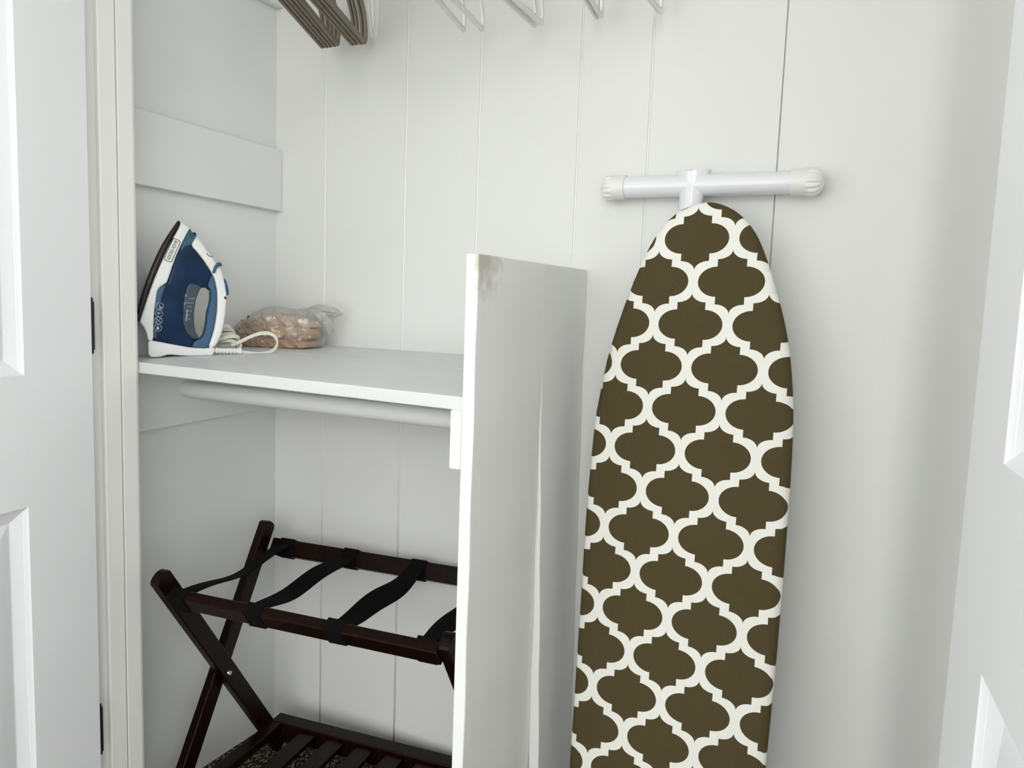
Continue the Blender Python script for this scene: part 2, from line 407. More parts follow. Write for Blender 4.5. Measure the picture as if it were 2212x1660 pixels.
# closet rods
def rod(name, xa, xb, y, z, r, label):
    o = obj(name, MB().tube([(xa, y, z), (xb, y, z)], r, 28), M['side']); autosmooth(o)
    return tag(o, label, 'rod')
rod('closet_rod', XLW + .0185, -.526, 1.034, EYE - .1835, .0168, 'white painted wooden rod running under the shelf')
RY, RZ = 1.035, EYE + .735
rod('hanging_rod', XLW + .0185, .104, RY, RZ, .016, 'white rod along the closet top that the hangers hang from')

# ------------------------------------------------------------------ doors
def make_door(name, hinge, ang, side, zlow, zup, label):
    """side=+1 visible face looks to +x, -1 to -x; moulded six-panel door"""
    d = np.array([-math.sin(ang), -math.cos(ang), 0]); nn = np.array([side * abs(d[1]), 0, 0]); nn = nrm(np.array([-d[1], d[0], 0])) * 1.0
    if nn[0] * side < 0: nn = -nn
    H = np.array([hinge[0], hinge[1], 0]); Wd = .60; Z0, Z1 = .012, 2.03
    P = lambda s, z, n: H + d * s + nn * n + np.array([0, 0, z])
    mb = MB()
    cols = [(.120, .268), (.332, .480)]
    rows = [(.20, zlow), (zup, EYE + .56), (EYE + .66, EYE + .86)]
    ss = [0, .120, .268, .332, .480, Wd]; zs = [Z0, .20, zlow, zup, EYE + .56, EYE + .66, EYE + .86, Z1]
    ispan = lambda i, j: i in (1, 3) and j in (1, 3, 5)
    for i in range(5):
        for j in range(7):
            if ispan(i, j): continue
            mb.add([P(ss[i], zs[j], 0), P(ss[i + 1], zs[j], 0), P(ss[i + 1], zs[j + 1], 0), P(ss[i], zs[j + 1], 0)], [(0, 1, 2, 3)])
    t = -.035
    mb.add([P(0, Z0, t), P(Wd, Z0, t), P(Wd, Z1, t), P(0, Z1, t), P(0, Z0, 0), P(Wd, Z0, 0), P(Wd, Z1, 0), P(0, Z1, 0)],
           [(0, 1, 2, 3), (0, 4, 5, 1), (1, 5, 6, 2), (2, 6, 7, 3), (3, 7, 4, 0)])
    o = obj(name, mb, M['door'], bevel=0); tag(o, label, 'door', kind='structure')
    prof = [(0, 0), (.0008, -.0010), (.006, -.0042), (.0065, -.0050), (.014, -.0088), (.0215, -.0130), (.0245, -.0130), (.0255, -.0120), (.052, -.0030)]
    for (a, b) in cols:
        for (z0, z1) in rows:
            pm = MB(); vs = []; fs = []
            for (q, dp) in prof:
                vs += [P(a + q, z0 + q, dp), P(b - q, z0 + q, dp), P(b - q, z1 - q, dp), P(a + q, z1 - q, dp)]
            for k in range(len(prof) - 1):
                for j in range(4): fs.append((k * 4 + j, k * 4 + (j + 1) % 4, k * 4 + 4 + (j + 1) % 4, k * 4 + 4 + j))
            fs.append(tuple((len(prof) - 1) * 4 + j for j in range(4)))
            po = obj('door_panel', pm.add(vs, fs), M['door'], o)
            autosmooth(po, 20)
    return o, P
HL = np.array([-1.1466, .775])
dl, PL = make_door('door_1', HL, math.radians(-9), +1, EYE - .324, EYE - .124, 'white moulded panel door standing open on the left')
rr = ray(2110, 830); HR = rr[:2] / rr[1] * .77
dr, PR = make_door('door_2', HR, math.radians(-4.3), -1, EYE - .267, EYE - .102, 'white moulded panel door standing open on the right')
for zc in (-.052, -.752, .66):
    mb = MB(); c = np.array([-1.1555, .7795, EYE + zc])
    zz = [-.047, -.045, -.040, -.0395, .0395, .040, .045, .047]; rd = [.002, .0045, .0045, .0062, .0062, .0045, .0045, .002]
    mb.tube([c + (0, 0, z) for z in zz], rd, 14)
    mb.box(c[0] - .016, c[0] + .001, c[1] - .0012, c[1] + .0008, c[2] - .04, c[2] + .04)
    h = obj('hinge', mb, M['hinge'], dl); autosmooth(h)

# ------------------------------------------------------------------ clothes hangers
def hook_pts():
    pts = []
    for k in range(15):
        a = math.radians(-50 + 230 * k / 14)
        pts.append((.0195 * math.cos(a), 0, -.0005 + .0195 * math.sin(a)))
    pts = pts[::-1]
    return pts
def hanger_proto(kind):
    root = bpy.data.objects.new('hanger', None); C.objects.link(root); WL[root] = np.zeros(3); root.empty_display_size = .05
    hk = [(-.019 * math.cos(a), 0, .019 * math.sin(a)) for a in np.radians(np.linspace(-55, 180, 16))]
    hk = [(p[0], 0, p[2] - .001) for p in hk] + [(.014, 0, -.018), (.004, 0, -.032), (0, 0, -.045), (0, 0, -.066)]
    if kind == 'taupe':
        outl = [(0, -.062), (.03, -.066), (.10, -.098), (.165, -.132), (.196, -.156), (.208, -.180), (.210, -.200), (.204, -.2135), (.19, -.214), (.10, -.214)]
        prof = [(-.0055, -.0027), (.0055, -.0027), (.0055, .0027), (-.0055, .0027)]
        up_ = (0, 1, 0); rz = M['taupe']; hm = M['steel']
    else:
        outl = [(0, -.062), (.03, -.066), (.10, -.112), (.168, -.158), (.192, -.180), (.206, -.203), (.209, -.221), (.203, -.2300), (.19, -.2300), (.10, -.2300)]
        rz = M['hang']; hm = M['hang']
    loop = [np.array((x, 0, z)) for x, z in outl] + [np.array((-x, 0, z)) for x, z in outl[:0:-1]]
    loop = chaikin(loop, 2)
    mb = MB()
    if kind == 'taupe':
        mb.sweep(loop, prof, up_, closed=True)
        b = obj('body', mb, rz, root, local=True, bevel=.0012)
    else:
        mb.sweep(loop, [(-.0050, -.0022), (-.0036, -.0022), (-.0036, -.0008), (.0036, -.0008), (.0036, -.0022), (.0050, -.0022), (.0050, .0022), (.0036, .0022), (.0036, .0008), (-.0036, .0008), (-.0036, .0022), (-.0050, .0022)], (0, 1, 0), closed=True)
        # small web in the rounded corner, as on moulded hangers
        b = obj('body', mb, rz, root, local=True, bevel=.0005)
    h = obj('hook', MB().tube(hk, .0018 if kind == 'taupe' else .0028, 8), hm, root, local=True, smooth=True)
    return root
protos = {}
def hang(kind, tip, other, label, group, d=None):
    zb = EYE + (.521 if kind == 'taupe' else .505)
    T = atZ(*tip, zb); Q = atZ(*other, zb)
    if d is None: d = nrm(T - Q)
    # half width so that the hook lands on the rod
    half = (T[1] - RY) / d[1]
    k = half / .207
    k = min(1.10, max(.88, k))
    hx, hy = T[0] - d[0] * .207 * k, T[1] - d[1] * .207 * k
    if kind in protos:
        src = protos[kind]; root = src.copy(); C.objects.link(root)
        for ch in list(src.children):
            c = ch.copy(); C.objects.link(c); c.parent = root
    else:
        root = hanger_proto(kind); protos[kind] = root
    root.location = (hx, hy, RZ); root.rotation_euler = (0, 0, math.atan2(d[1], d[0])); root.scale = (k, 1, 1)
    tag(root, label, 'hanger', group)
G1, G2 = 'taupe flat hangers at the upper left', 'white plastic hangers along the rod'
t1 = [((698, 102), (608, 0)), ((707, 101), (618.5, 0)), ((714.5, 100), (630, 0)), ((723, 98.5), (638, 0)), ((730, 97), (649, 0))]
o1 = ['leftmost', 'second from the left', 'middle', 'second from the right', 'rightmost']
def bunch_dir(t):
    a, b = t[len(t) // 2]
    return nrm(atZ(*a, EYE + .521) - atZ(*b, EYE + .521))
for (a, b), n_ in zip(t1, o1): hang('taupe', a, b, 'flat taupe hanger, %s in the left bunch of five' % n_, G1, bunch_dir(t1))
t2 = [((763, 96), (679, 0)), ((770.5, 95), (690, 0)), ((781, 94), (700, 0)), ((789, 93), (715, 0))]
o2 = ['leftmost', 'second from the left', 'third from the left', 'rightmost']
for (a, b), n_ in zip(t2, o2): hang('taupe', a, b, 'flat taupe hanger, %s in the right bunch of four' % n_, G1, bunch_dir(t2))
for a, b, l in (((804, 76), (795.5, 0), 'white hanger seen edge-on just right of the taupe bunches, the left one of that pair'),
                ((813, 74), (811, 0), 'white hanger seen edge-on just right of the taupe bunches, the right one of that pair'),
                ((1003, 67), (946, 0), 'white plastic hanger, left one of the spaced pair beside the edge-on hangers'),
                ((1043, 65), (982, 0), 'white plastic hanger, right one of the spaced pair beside the edge-on hangers'),
                ((1157, 57), (1094, 0), 'white plastic hanger, left one of the close pair at the middle of the rod'),
                ((1172, 51), (1113, 0), 'white plastic hanger, right one of the close pair at the middle of the rod'),
                ((1290, 40), (1266.5, 0), 'white plastic hanger, left one of the narrow pair left of the last hanger'),
                ((1299, 36), (1278, 0), 'white plastic hanger, right one of the narrow pair left of the last hanger'),
                ((1428, 27), (1406, 0), 'white plastic hanger hanging alone, farthest right on the rod')):
    hang('white', a, b, l, G2)

# ------------------------------------------------------------------ pillow meshes: flat outlines with rounded rims and real thickness
def seg_dist(P_, poly):
    d = np.full(len(P_), 1e9)
    for i in range(len(poly)):
        a, b = poly[i], poly[(i + 1) % len(poly)]
        ab = b - a; l2 = max(1e-12, ab @ ab)
        t = np.clip(((P_ - a) @ ab) / l2, 0, 1)
        d = np.minimum(d, np.hypot(*(P_ - (a + t[:, None] * ab)).T))
    return d
def grid_fill(poly, step, hole=None):
    bm = bmesh.new()
    vs = [bm.verts.new((p[0], p[1], 0)) for p in poly]
    bm.edges.ensure_lookup_table()
    es = [bm.edges.new((vs[i], vs[(i + 1) % len(vs)])) for i in range(len(vs))]
    if hole is not None:
        hv = [bm.verts.new((p[0], p[1], 0)) for p in hole]
        es += [bm.edges.new((hv[i], hv[(i + 1) % len(hv)])) for i in range(len(hv))]
    bmesh.ops.triangle_fill(bm, edges=es, use_beauty=True, use_dissolve=False)
    pa = np.array(poly)
    for ax in (0, 1):
        lo, hi = pa[:, ax].min(), pa[:, ax].max(); x = lo + step * .5
        while x < hi:
            co = (x, 0, 0) if ax == 0 else (0, x, 0); no_ = (1, 0, 0) if ax == 0 else (0, 1, 0)
            bmesh.ops.bisect_plane(bm, geom=bm.verts[:] + bm.edges[:] + bm.faces[:], plane_co=co, plane_no=no_, dist=1e-6)
            x += step
    bmesh.ops.remove_doubles(bm, verts=bm.verts, dist=1e-5)
    bm.verts.index_update()
    V = np.array([v.co[:2] for v in bm.verts]); F = [tuple(v.index for v in f.verts) for f in bm.faces]
    B = [tuple(v.index for v in e.verts) for e in bm.edges if len(e.link_faces) == 1]
    bm.free()
    return V, F, B
def pillow(poly, frame, wf_, r, step=.004, hole=None, off=0.0, noise=None):
    """poly in (u,v); frame = (origin, U, V, N). wf_(uv)->half thickness; r = rim rounding"""
    poly = np.array(poly, float)
    V, F, B = grid_fill(poly, step, hole)
    d = seg_dist(V, poly)
    if hole is not None: d = np.minimum(d, seg_dist(V, np.array(hole, float)))
    w = wf_(V)
    rr_ = np.minimum(r, w * .95)
    e = np.clip((rr_ - d), 0, None)
    wz = w - rr_ + np.sqrt(np.maximum(rr_ ** 2 - e ** 2, 0))
    O, U_, V_, N_ = [np.array(q, float) for q in frame]
    nzf = noise(V) if noise is not None else 0
    front = O + V[:, :1] * U_ + V[:, 1:] * V_ + (wz + off + nzf)[:, None] * N_
    back = O + V[:, :1] * U_ + V[:, 1:] * V_ + (-wz + off + nzf)[:, None] * N_
    n = len(V)
    fs = list(F) + [tuple(i + n for i in f[::-1]) for f in F] + [(a, b, b + n, a + n) for a, b in B]
    return MB().add(np.vstack([front, back]), fs)

# ------------------------------------------------------------------ steam iron
ia = math.radians(54)
IU = np.array([math.cos(ia), math.sin(ia), 0]); IN = np.array([math.sin(ia), -math.cos(ia), 0]); IV = np.array([0, 0, 1.0])
IO = np.array([-1.172, 1.012, 0])
def ipt(cx, cy):                       # from the close study of the iron to its own centre plane
    p = atP(290 + cx / 5.187, 460 + cy / 5.187, np.array([IO[0], IO[1], 1]), IN)
    return np.array([(p - IO) @ IU, p[2]])
def ipoly(pts, sm=1):
    q = [ipt(*p) for p in pts]
    return chaikin(q, sm) if sm else q
iheel, itip = ipt(38, 1190), ipt(505, 85)
iax = nrm(itip - iheel); iL = np.linalg.norm(itip - iheel); iperp = np.array([iax[1], -iax[0]])
def iw(uv, base=.038, mul=1.0, add=0.0):
    q = np.atleast_2d(uv) - iheel
    s = np.clip(q @ iax / iL, 0, 1); h = np.clip((q @ iperp) / .125, 0, 1)
    st = h * h * (3 - 2 * h)
    return (base * np.power(np.maximum(1 - s ** 2.3, 0), .65) * (1 - .58 * st) + .0035) * mul + add
iron_z = shz(-1.13, .98)
# settle the profile on the shelf
foot = ipt(860, 1597)[1]
iron = thing('steam_iron', 'blue and white steam iron standing on its heel at the left end of the shelf', 'iron', (IO[0], IO[1], iron_z))
IF = (IO, IU, IV, IN)
def ipart(name, pts, m_, mul, r, sm=1, base=.038, hole=None, parent=None, step=.0026, add=0.0):
    hl = ipoly(hole, 2) if hole else None
    o = obj(name, pillow(ipoly(pts, sm), IF, lambda uv: iw(uv, base, mul, add), r, step, hl), m_, parent or iron)
    autosmooth(o, 50)
    return o
hole = [(720, 868), (742, 842), (790, 838), (832, 852), (848, 885), (848, 960), (835, 1040), (812, 1110), (803, 1200), (790, 1290), (772, 1350), (745, 1385), (710, 1385), (680, 1345), (660, 1260), (655, 1130), (672, 1000), (695, 920)]
sole = [(497, 86), (478, 97), (430, 165), (345, 295), (275, 420), (195, 600), (120, 800), (60, 990), (20, 1165), (30, 1203), (58, 1217), (92, 1100), (152, 915), (227, 715), (302, 545), (372, 394), (442, 268), (502, 162), (518, 112)]
ipart('soleplate', sole, M['isole'], 1.0, .0015)
edge = [(476, 120), (380, 280), (300, 430), (225, 600), (150, 790), (160, 795), (235, 605), (312, 432), (390, 285), (484, 125)]
ipart('heating_edge', edge, M['icop'], 1.0, .0002, 0, add=.0006)
shell = [(518, 92), (560, 128), (622, 180), (590, 225), (540, 322), (480, 442), (432, 560), (392, 680), (356, 780), (345, 792), (252, 852), (236, 960), (218, 1080), (208, 1250), (209, 1425), (150, 1425), (143, 1380), (124, 1318), (92, 1258), (52, 1216), (90, 1100), (150, 915), (225, 715), (300, 545), (370, 394), (440, 268), (500, 162)]
ipart('body_shell', shell, M['iwhite'], .97, .002)
# the main tank lies behind grip and window
tank = [(622, 180), (655, 232), (690, 265), (650, 322), (628, 372), (700, 452), (772, 542), (830, 632), (862, 684), (850, 720), (818, 800), (838, 850), (848, 885), (790, 838), (742, 842), (720, 868), (695, 920), (672, 1000), (655, 1130), (660, 1260), (680, 1345), (710, 1388), (690, 1425), (655, 1440), (640, 1508), (400, 1463), (209, 1423), (208, 1250), (218, 1080), (236, 960), (252, 852), (345, 792), (356, 780), (392, 680), (432, 560), (480, 442), (540, 322), (590, 225)]
ipart('water_tank', tank, M['inavy'], .93, .004, 0)
nose = [(622, 188), (652, 235), (684, 266), (648, 322), (622, 372), (580, 375), (545, 405), (522, 440), (502, 425), (545, 325), (592, 228)]
ipart('tank_nose', nose, M['iteal'], .93, .002, 1, add=.0012)
window = [(600, 790), (680, 800), (725, 822), (740, 842), (718, 870), (695, 920), (672, 1000), (655, 1130), (660, 1260), (682, 1345), (715, 1392), (690, 1412), (630, 1395), (575, 1335), (538, 1240), (532, 1120), (542, 1000), (565, 880)]
ipart('tank_window', window, M['igrey'], .93, .002, 1, add=.0018)
strip = [(345, 795), (252, 852), (236, 960), (222, 1070), (240, 1110), (280, 1010), (320, 890)]
ipart('side_strip', strip, M['islate'], .93, .002, 1, add=.0012)
grip = [(862, 684), (888, 740), (912, 850), (920, 960), (917, 1080), (902, 1200), (872, 1350), (838, 1450), (812, 1513), (640, 1509), (652, 1448), (690, 1422), (740, 1402), (768, 1372), (790, 1295), (803, 1200), (812, 1110), (835, 1040), (848, 960), (848, 885), (834, 852), (812, 828), (820, 780), (845, 720)]
ipart('grip', grip, M['islate'], .98, .003, 1)
handle = [(700, 275), (745, 330), (795, 405), (872, 505), (915, 575), (965, 640), (990, 720), (1015, 830), (1027, 950), (1017, 1080), (1002, 1200), (977, 1320), (942, 1420), (888, 1505), (812, 1513), (872, 1350), (902, 1200), (917, 1080), (920, 960), (912, 850), (888, 740), (862, 684), (830, 632), (772, 542), (700, 452), (628, 372), (652, 322)]
ipart('handle', handle, M['iwhite'], 1.0, .0035, 1)
heel = [(150, 1425), (209, 1423), (400, 1463), (640, 1508), (812, 1513), (890, 1500), (885, 1555), (865, 1600), (700, 1600), (560, 1596), (375, 1576), (330, 1590), (270, 1606), (158, 1606), (148, 1500)]
heelo = obj('heel_rest', settle(pillow(ipoly(heel, 1), IF, lambda uv: iw(uv, .038, .97, .0006), .002, .0026)), M['iwhite'], iron); autosmooth(heelo, 50)
dial = [(862, 678), (872, 632), (892, 590), (920, 562), (945, 555), (970, 568), (974, 600), (950, 596), (925, 610), (905, 640), (892, 684)]
ipart('temperature_dial', dial, M['islate'], 1.25, .002, 1)
btn = [(935, 750), (962, 724), (1010, 735), (1035, 790), (1055, 890), (1048, 930), (1010, 922), (965, 860), (940, 800)]
ipart('steam_button', btn, M['iblue'], .85, .004, 1)
ipart('pilot_light', [(985, 935), (1022, 940), (1022, 970), (1000, 972)], M['red'], 1.03, .001, 1)
ipart('spray_nozzle', [(648, 232), (660, 220), (684, 222), (696, 258), (684, 272), (664, 268)], M['inavy'], .8, .002, 1)

def on_iron(pts3, mul, eps=.0006):
    if mul in (.955, .99): mul, eps = .93, eps + .0016
    """flat print laid on the iron's flank: rows of (u, v) -> 3D"""
    uv = np.array(pts3)
    return IO + uv[:, :1] * IU + uv[:, 1:] * IV + (iw(uv, .038, mul) + eps)[:, None] * IN
def stroke(name, paths, wd, m_, mul, closed=False, parent=None, eps=.0006):
    mb = MB()
    for p in paths:
        cl = closed
        p = [np.array(q, float) for q in p]; k = len(p); vs = []
        for i in range(k):
            a = p[(i - 1) % k] if (cl or i) else p[i]; c = p[(i + 1) % k] if (cl or i < k - 1) else p[i]
            t = nrm(c - a); nn = np.array([-t[1], t[0]])
            vs += [p[i] + nn * wd / 2, p[i] - nn * wd / 2]
        fs = [(2 * i, 2 * i + 1, (2 * i + 3) % (2 * k), (2 * i + 2) % (2 * k)) for i in range(k if cl else k - 1)]
        mb.add(on_iron(vs, mul, eps), fs)
    return obj(name, mb, m_, parent or iron)
def text_verts(body, size):
    cu = bpy.data.curves.new('text', 'FONT'); cu.body = body; cu.size = size; cu.align_x = 'CENTER'; cu.align_y = 'CENTER'; cu.resolution_u = 3
    to = bpy.data.objects.new('text', cu); C.objects.link(to)
    dg = bpy.context.evaluated_depsgraph_get(); dg.update()
    me = bpy.data.meshes.new_from_object(to.evaluated_get(dg))
    V = np.array([v.co[:2] for v in me.vertices]); F = [tuple(p.vertices) for p in me.polygons]
    bpy.data.objects.remove(to); bpy.data.curves.remove(cu); bpy.data.meshes.remove(me)
    return V, F
ta, tb = ipt(463, 318), ipt(362, 540)
tc_ = (ta + tb) / 2; tx = nrm(tb - ta); ty = np.array([-tx[1], tx[0]])
V, F = text_verts('BLACK+DECKER', .01)
ln_ = np.linalg.norm(tb - ta); kx = ln_ * .93 / (V[:, 0].max() - V[:, 0].min()); ky = .0062 / (V[:, 1].max() - V[:, 1].min())
V[:, 1] -= (V[:, 1].max() + V[:, 1].min()) / 2
cc = ipt(416, 428)
uvt = cc + V[:, :1] * kx * tx + V[:, 1:] * ky * ty
lg = obj('brand_lettering', MB().add(on_iron(uvt, .97, .0008), F), M['ink'], iron)
fr = []
hx, hy, rc = ln_ * .535, .0066, .0028
for sx_, sy_, a0 in ((1, 1, 0), (-1, 1, 90), (-1, -1, 180), (1, -1, 270)):
    for k in range(5):
        a = math.radians(a0 + 90 * k / 4)
        fr.append(cc + tx * (sx_ * (hx - rc) + rc * math.cos(a)) + ty * (sy_ * (hy - rc) + rc * math.sin(a)))
stroke('brand_frame', [fr], .0010, M['ink'], .97, closed=True, eps=.0008)
# four care symbols and the water scale, printed pale
def circ(c, r, a0=0, a1=360, n=24): return [c + r * np.array([math.cos(math.radians(a0 + (a1 - a0) * k / n)), math.sin(math.radians(a0 + (a1 - a0) * k / n))]) for k in range(n + (0 if a1 - a0 == 360 else 1))]
sy = []
for (cx_, cy_) in ((275, 1042), (268, 1122), (260, 1200), (255, 1282)):
    c = ipt(cx_, cy_)
    stroke('care_symbol', [circ(c, .0062)], .0007, M['pale'], .955, closed=True, eps=.0012)
c = ipt(275, 1052); stroke('care_symbol', [[c + (0, -.003), c + (0, .004)], [c + (.002, -.0035), c + (.002, .001), c + (.0042, -.001)]], .0012, M['pale'], .955, eps=.0012)
c = ipt(268, 1122); stroke('care_symbol', [[c + (-.003, .002), c + (.003, .002)], [c + (-.003, -.0005), c + (.0025, -.0005)], [c + (-.0015, -.003), c + (-.0015, .002)]], .0008, M['pale'], .955, eps=.0012)
c = ipt(260, 1200); stroke('care_symbol', [[c + (-.005, .005), c + (.005, -.005)], [c + (.005, .005), c + (-.005, -.005)]], .0008, M['pale'], .955, eps=.0012)
c = ipt(255, 1282); q = [c + p for p in [np.array(a) for a in ((0, .004), (.0022, 0), (.0022, -.0022), (0, -.0036), (-.0022, -.0022), (-.0022, 0))]]
obj('care_symbol', MB().add(on_iron(q, .955, .0012), [(0, 1, 2, 3, 4, 5)]), M['pale'], iron)
stroke('handle_mark', [[ipt(800, 455), ipt(822, 488), ipt(872, 500)]], .0012, M['ink'], 1.0)
sc_ = [[ipt(600, 962), ipt(665, 958)], [ipt(572, 1010), ipt(655, 1008)], [ipt(584, 1052), ipt(632, 1050)], [ipt(586, 1098), ipt(632, 1098)], [ipt(584, 1142), ipt(612, 1142)], [ipt(584, 1185), ipt(618, 1188)]]
stroke('water_scale', sc_, .0006, M['pale'], .99, eps=.001)
stroke('water_scale', [[ipt(582, 1078), ipt(570, 1205)]], .0014, M['pale'], .99, eps=.001)

# cord: strain relief, hanging loop, and the wound bundle behind
def cpt(px, py, off=0.0):
    p = atP(px, py, np.array([IO[0], IO[1], 1]) + IN * off, IN)
    return p
def smooth_path(pts, n=3): return chaikin(pts, n, closed=False)
mb = MB()
a, b = cpt(464, 757.5, .01), cpt(521, 759.0, .01)
for k in range(7):
    p = a + (b - a) * (k + .25) / 7.6; q = a + (b - a) * (k + .85) / 7.6
    mb.tube([p, q], [.0058, .0058], 14)
mb.tube([a - (b - a) * .06, b], [.0042, .0046], 12)
mb.tube([a + (b - a) * .86, a + (b - a) * .97, b], [.0062, .0068, .0076], 16)
o = obj('strain_relief', settle(mb), M['iwhite'], iron); autosmooth(o, 40)
loop = [cpt(522, 761, .01), cpt(545, 764.5, .012), cpt(566, 765.5, .014), cpt(586, 761, .015), cpt(598, 750, .013), cpt(600, 737, .010), cpt(592, 724, .006), cpt(576, 719, .002), cpt(556, 722, -.002), cpt(538, 729, -.008), cpt(519, 739, -.014), cpt(500, 746, -.02)]
lp = smooth_path(loop, 3)
mb = MB(); offv = np.array([0, 0, .0017])
mb.tube([p + offv for p in lp], .0021, 8); mb.tube([p - offv for p in lp], .0021, 8)
cl = obj('power_cord', settle(mb), M['cord'], iron, smooth=True)
mb = MB()
for (cx_, cy_, rx, ry, o_, th) in ((492, 737, 24, 9, -.022, .2), (488, 731, 22, 8, -.030, .15), (484, 722, 22, 10, -.040, .1), (478, 714, 20, 8, -.034, .2), (470, 712, 15, 8, -.046, .0), (495, 744, 20, 8, -.028, -.1), (482, 728, 24, 12, -.05, .3)):
    ring = []
    for k in range(28):
        a = 2 * math.pi * k / 28
        x = rx * math.cos(a); y = ry * math.sin(a)
        p = cpt(cx_ + x, cy_ + y - th * x, o_ - .012 * math.sin(a))
        ring.append(p)
    mb.tube([p + offv for p in ring], .0022, 8, closed=True); mb.tube([p - offv for p in ring], .0022, 8, closed=True)
mb.tube(smooth_path([cpt(518, 752, -.02), cpt(522, 744, -.018), cpt(512, 738, -.02), cpt(498, 740, -.03)], 2), .0025, 8)
o = obj('cord_bundle', settle(mb), M['cord'], iron, smooth=True)

# ------------------------------------------------------------------ clear bag of folded beige cloth
bz = shz(-1.09, 1.235)
bag = thing('plastic_bag', 'clear plastic bag of folded beige cloth lying at the back of the shelf', 'bag', (-1.09, 1.235, bz))
ba = math.radians(8)
BU = np.array([math.cos(ba), math.sin(ba), 0]); BN = np.array([math.sin(ba), -math.cos(ba), 0]); BO = np.array([-1.09, 1.232, 0])
BF = (BO, BU, IV, BN)
def bpt(px, py):
    p = atP(px, py, np.array([BO[0], BO[1], 1]), BN)
    return np.array([(p - BO) @ BU, p[2]])
def wob(f1, f2, amp, ph):
    return lambda V_: amp * (np.sin(V_[:, 0] * f1 + V_[:, 1] * f2 + ph) + .6 * np.sin(V_[:, 0] * f2 * 1.7 - V_[:, 1] * f1 * 1.3 + ph * 2))
def bpart(name, px, m_, w, r, off, sm=1, amp=.0022, f=(190, 330), step=.004, grow=None):
    q = chaikin([bpt(*p) for p in px], sm)
    o = obj(name, settle(pillow(q, BF, lambda uv: np.full(len(uv), w), r, step, off=off, noise=wob(f[0], f[1], amp, off * 300)), .001), m_, bag)
    autosmooth(o, 60)
    return o
bpart('folded_cloth', [(514, 724), (526, 717), (560, 726), (610, 729), (668, 735), (684, 742), (680, 752), (640, 755), (580, 752), (520, 749)], M['cloth'], .030, .006, .006)
bpart('folded_cloth', [(522, 709), (558, 698), (600, 697), (645, 702), (680, 708), (684, 728), (664, 738), (600, 731), (560, 726), (528, 720)], M['cloth2'], .026, .006, .004)
bpart('folded_cloth', [(553, 686), (580, 677), (622, 679), (662, 688), (678, 698), (682, 710), (640, 706), (590, 702), (545, 704), (537, 697)], M['cloth4'], .028, .006, .000)
bpart('folded_cloth', [(626, 713), (648, 704), (672, 710), (676, 722), (660, 724), (662, 731), (640, 728)], M['cloth4'], .006, .003, .030, 1)
bpart('folded_cloth', [(583, 719), (612, 708), (640, 705), (642, 711), (634, 722), (630, 732), (608, 726)], M['cloth3'], .0035, .003, .035, 1)
bpart('paper_strip', [(613, 729), (621, 729), (623, 748), (616, 748)], M['cloth2'], .001, .0005, .0375, 0)
for (x, y, r_) in ((528, 712, 5), (540, 716, 5), (553, 713, 5), (524, 722, 6)):
    bpart('cloth_roll', [(x + r_ * math.cos(a), y + r_ * .8 * math.sin(a)) for a in np.linspace(0, 2 * math.pi, 9)[:-1]], M['cloth4'], .03, .004, .008, 1, amp=.0004)
sil = [(489, 716), (518, 705), (534, 692), (551, 681), (569, 670), (590, 661), (607, 663), (638, 668), (670, 666), (693, 657), (714, 663), (741, 677), (733, 683), (716, 687), (715, 706), (709, 724), (698, 746), (689, 753.5), (661, 756.5), (607, 755), (568, 754), (518, 752), (496, 744)]
def filmnoise(V_):
    return .003 * np.sin(V_[:, 0] * 150 + V_[:, 1] * 90) + .0022 * np.sin(V_[:, 0] * 70 - V_[:, 1] * 240 + 1) + .0012 * np.sin(V_[:, 0] * 380 + V_[:, 1] * 300)
q = chaikin([bpt(*p) for p in sil], 1)
o = obj('bag_film', settle(pillow(q, BF, lambda uv: np.full(len(uv), .042), .036, .004, off=.004, noise=filmnoise)), M['film'], bag); autosmooth(o, 70)
mb = MB(); mb.tube([BO + bpt(x, y)[0] * BU + bpt(x, y)[1] * IV + BN * .020 for x, y in ((534, 692), (541, 694), (545, 692), (550, 682))], .0011, 6)
obj('twist_tie', mb, M['twine'], bag); mb = MB()
mb.tube([BO + bpt(x, y)[0] * BU + bpt(x, y)[1] * IV + BN * .010 for x, y in ((700, 673), (716, 675), (732, 677))], .0008, 6)
obj('seam_line', mb, M['twine'], bag)

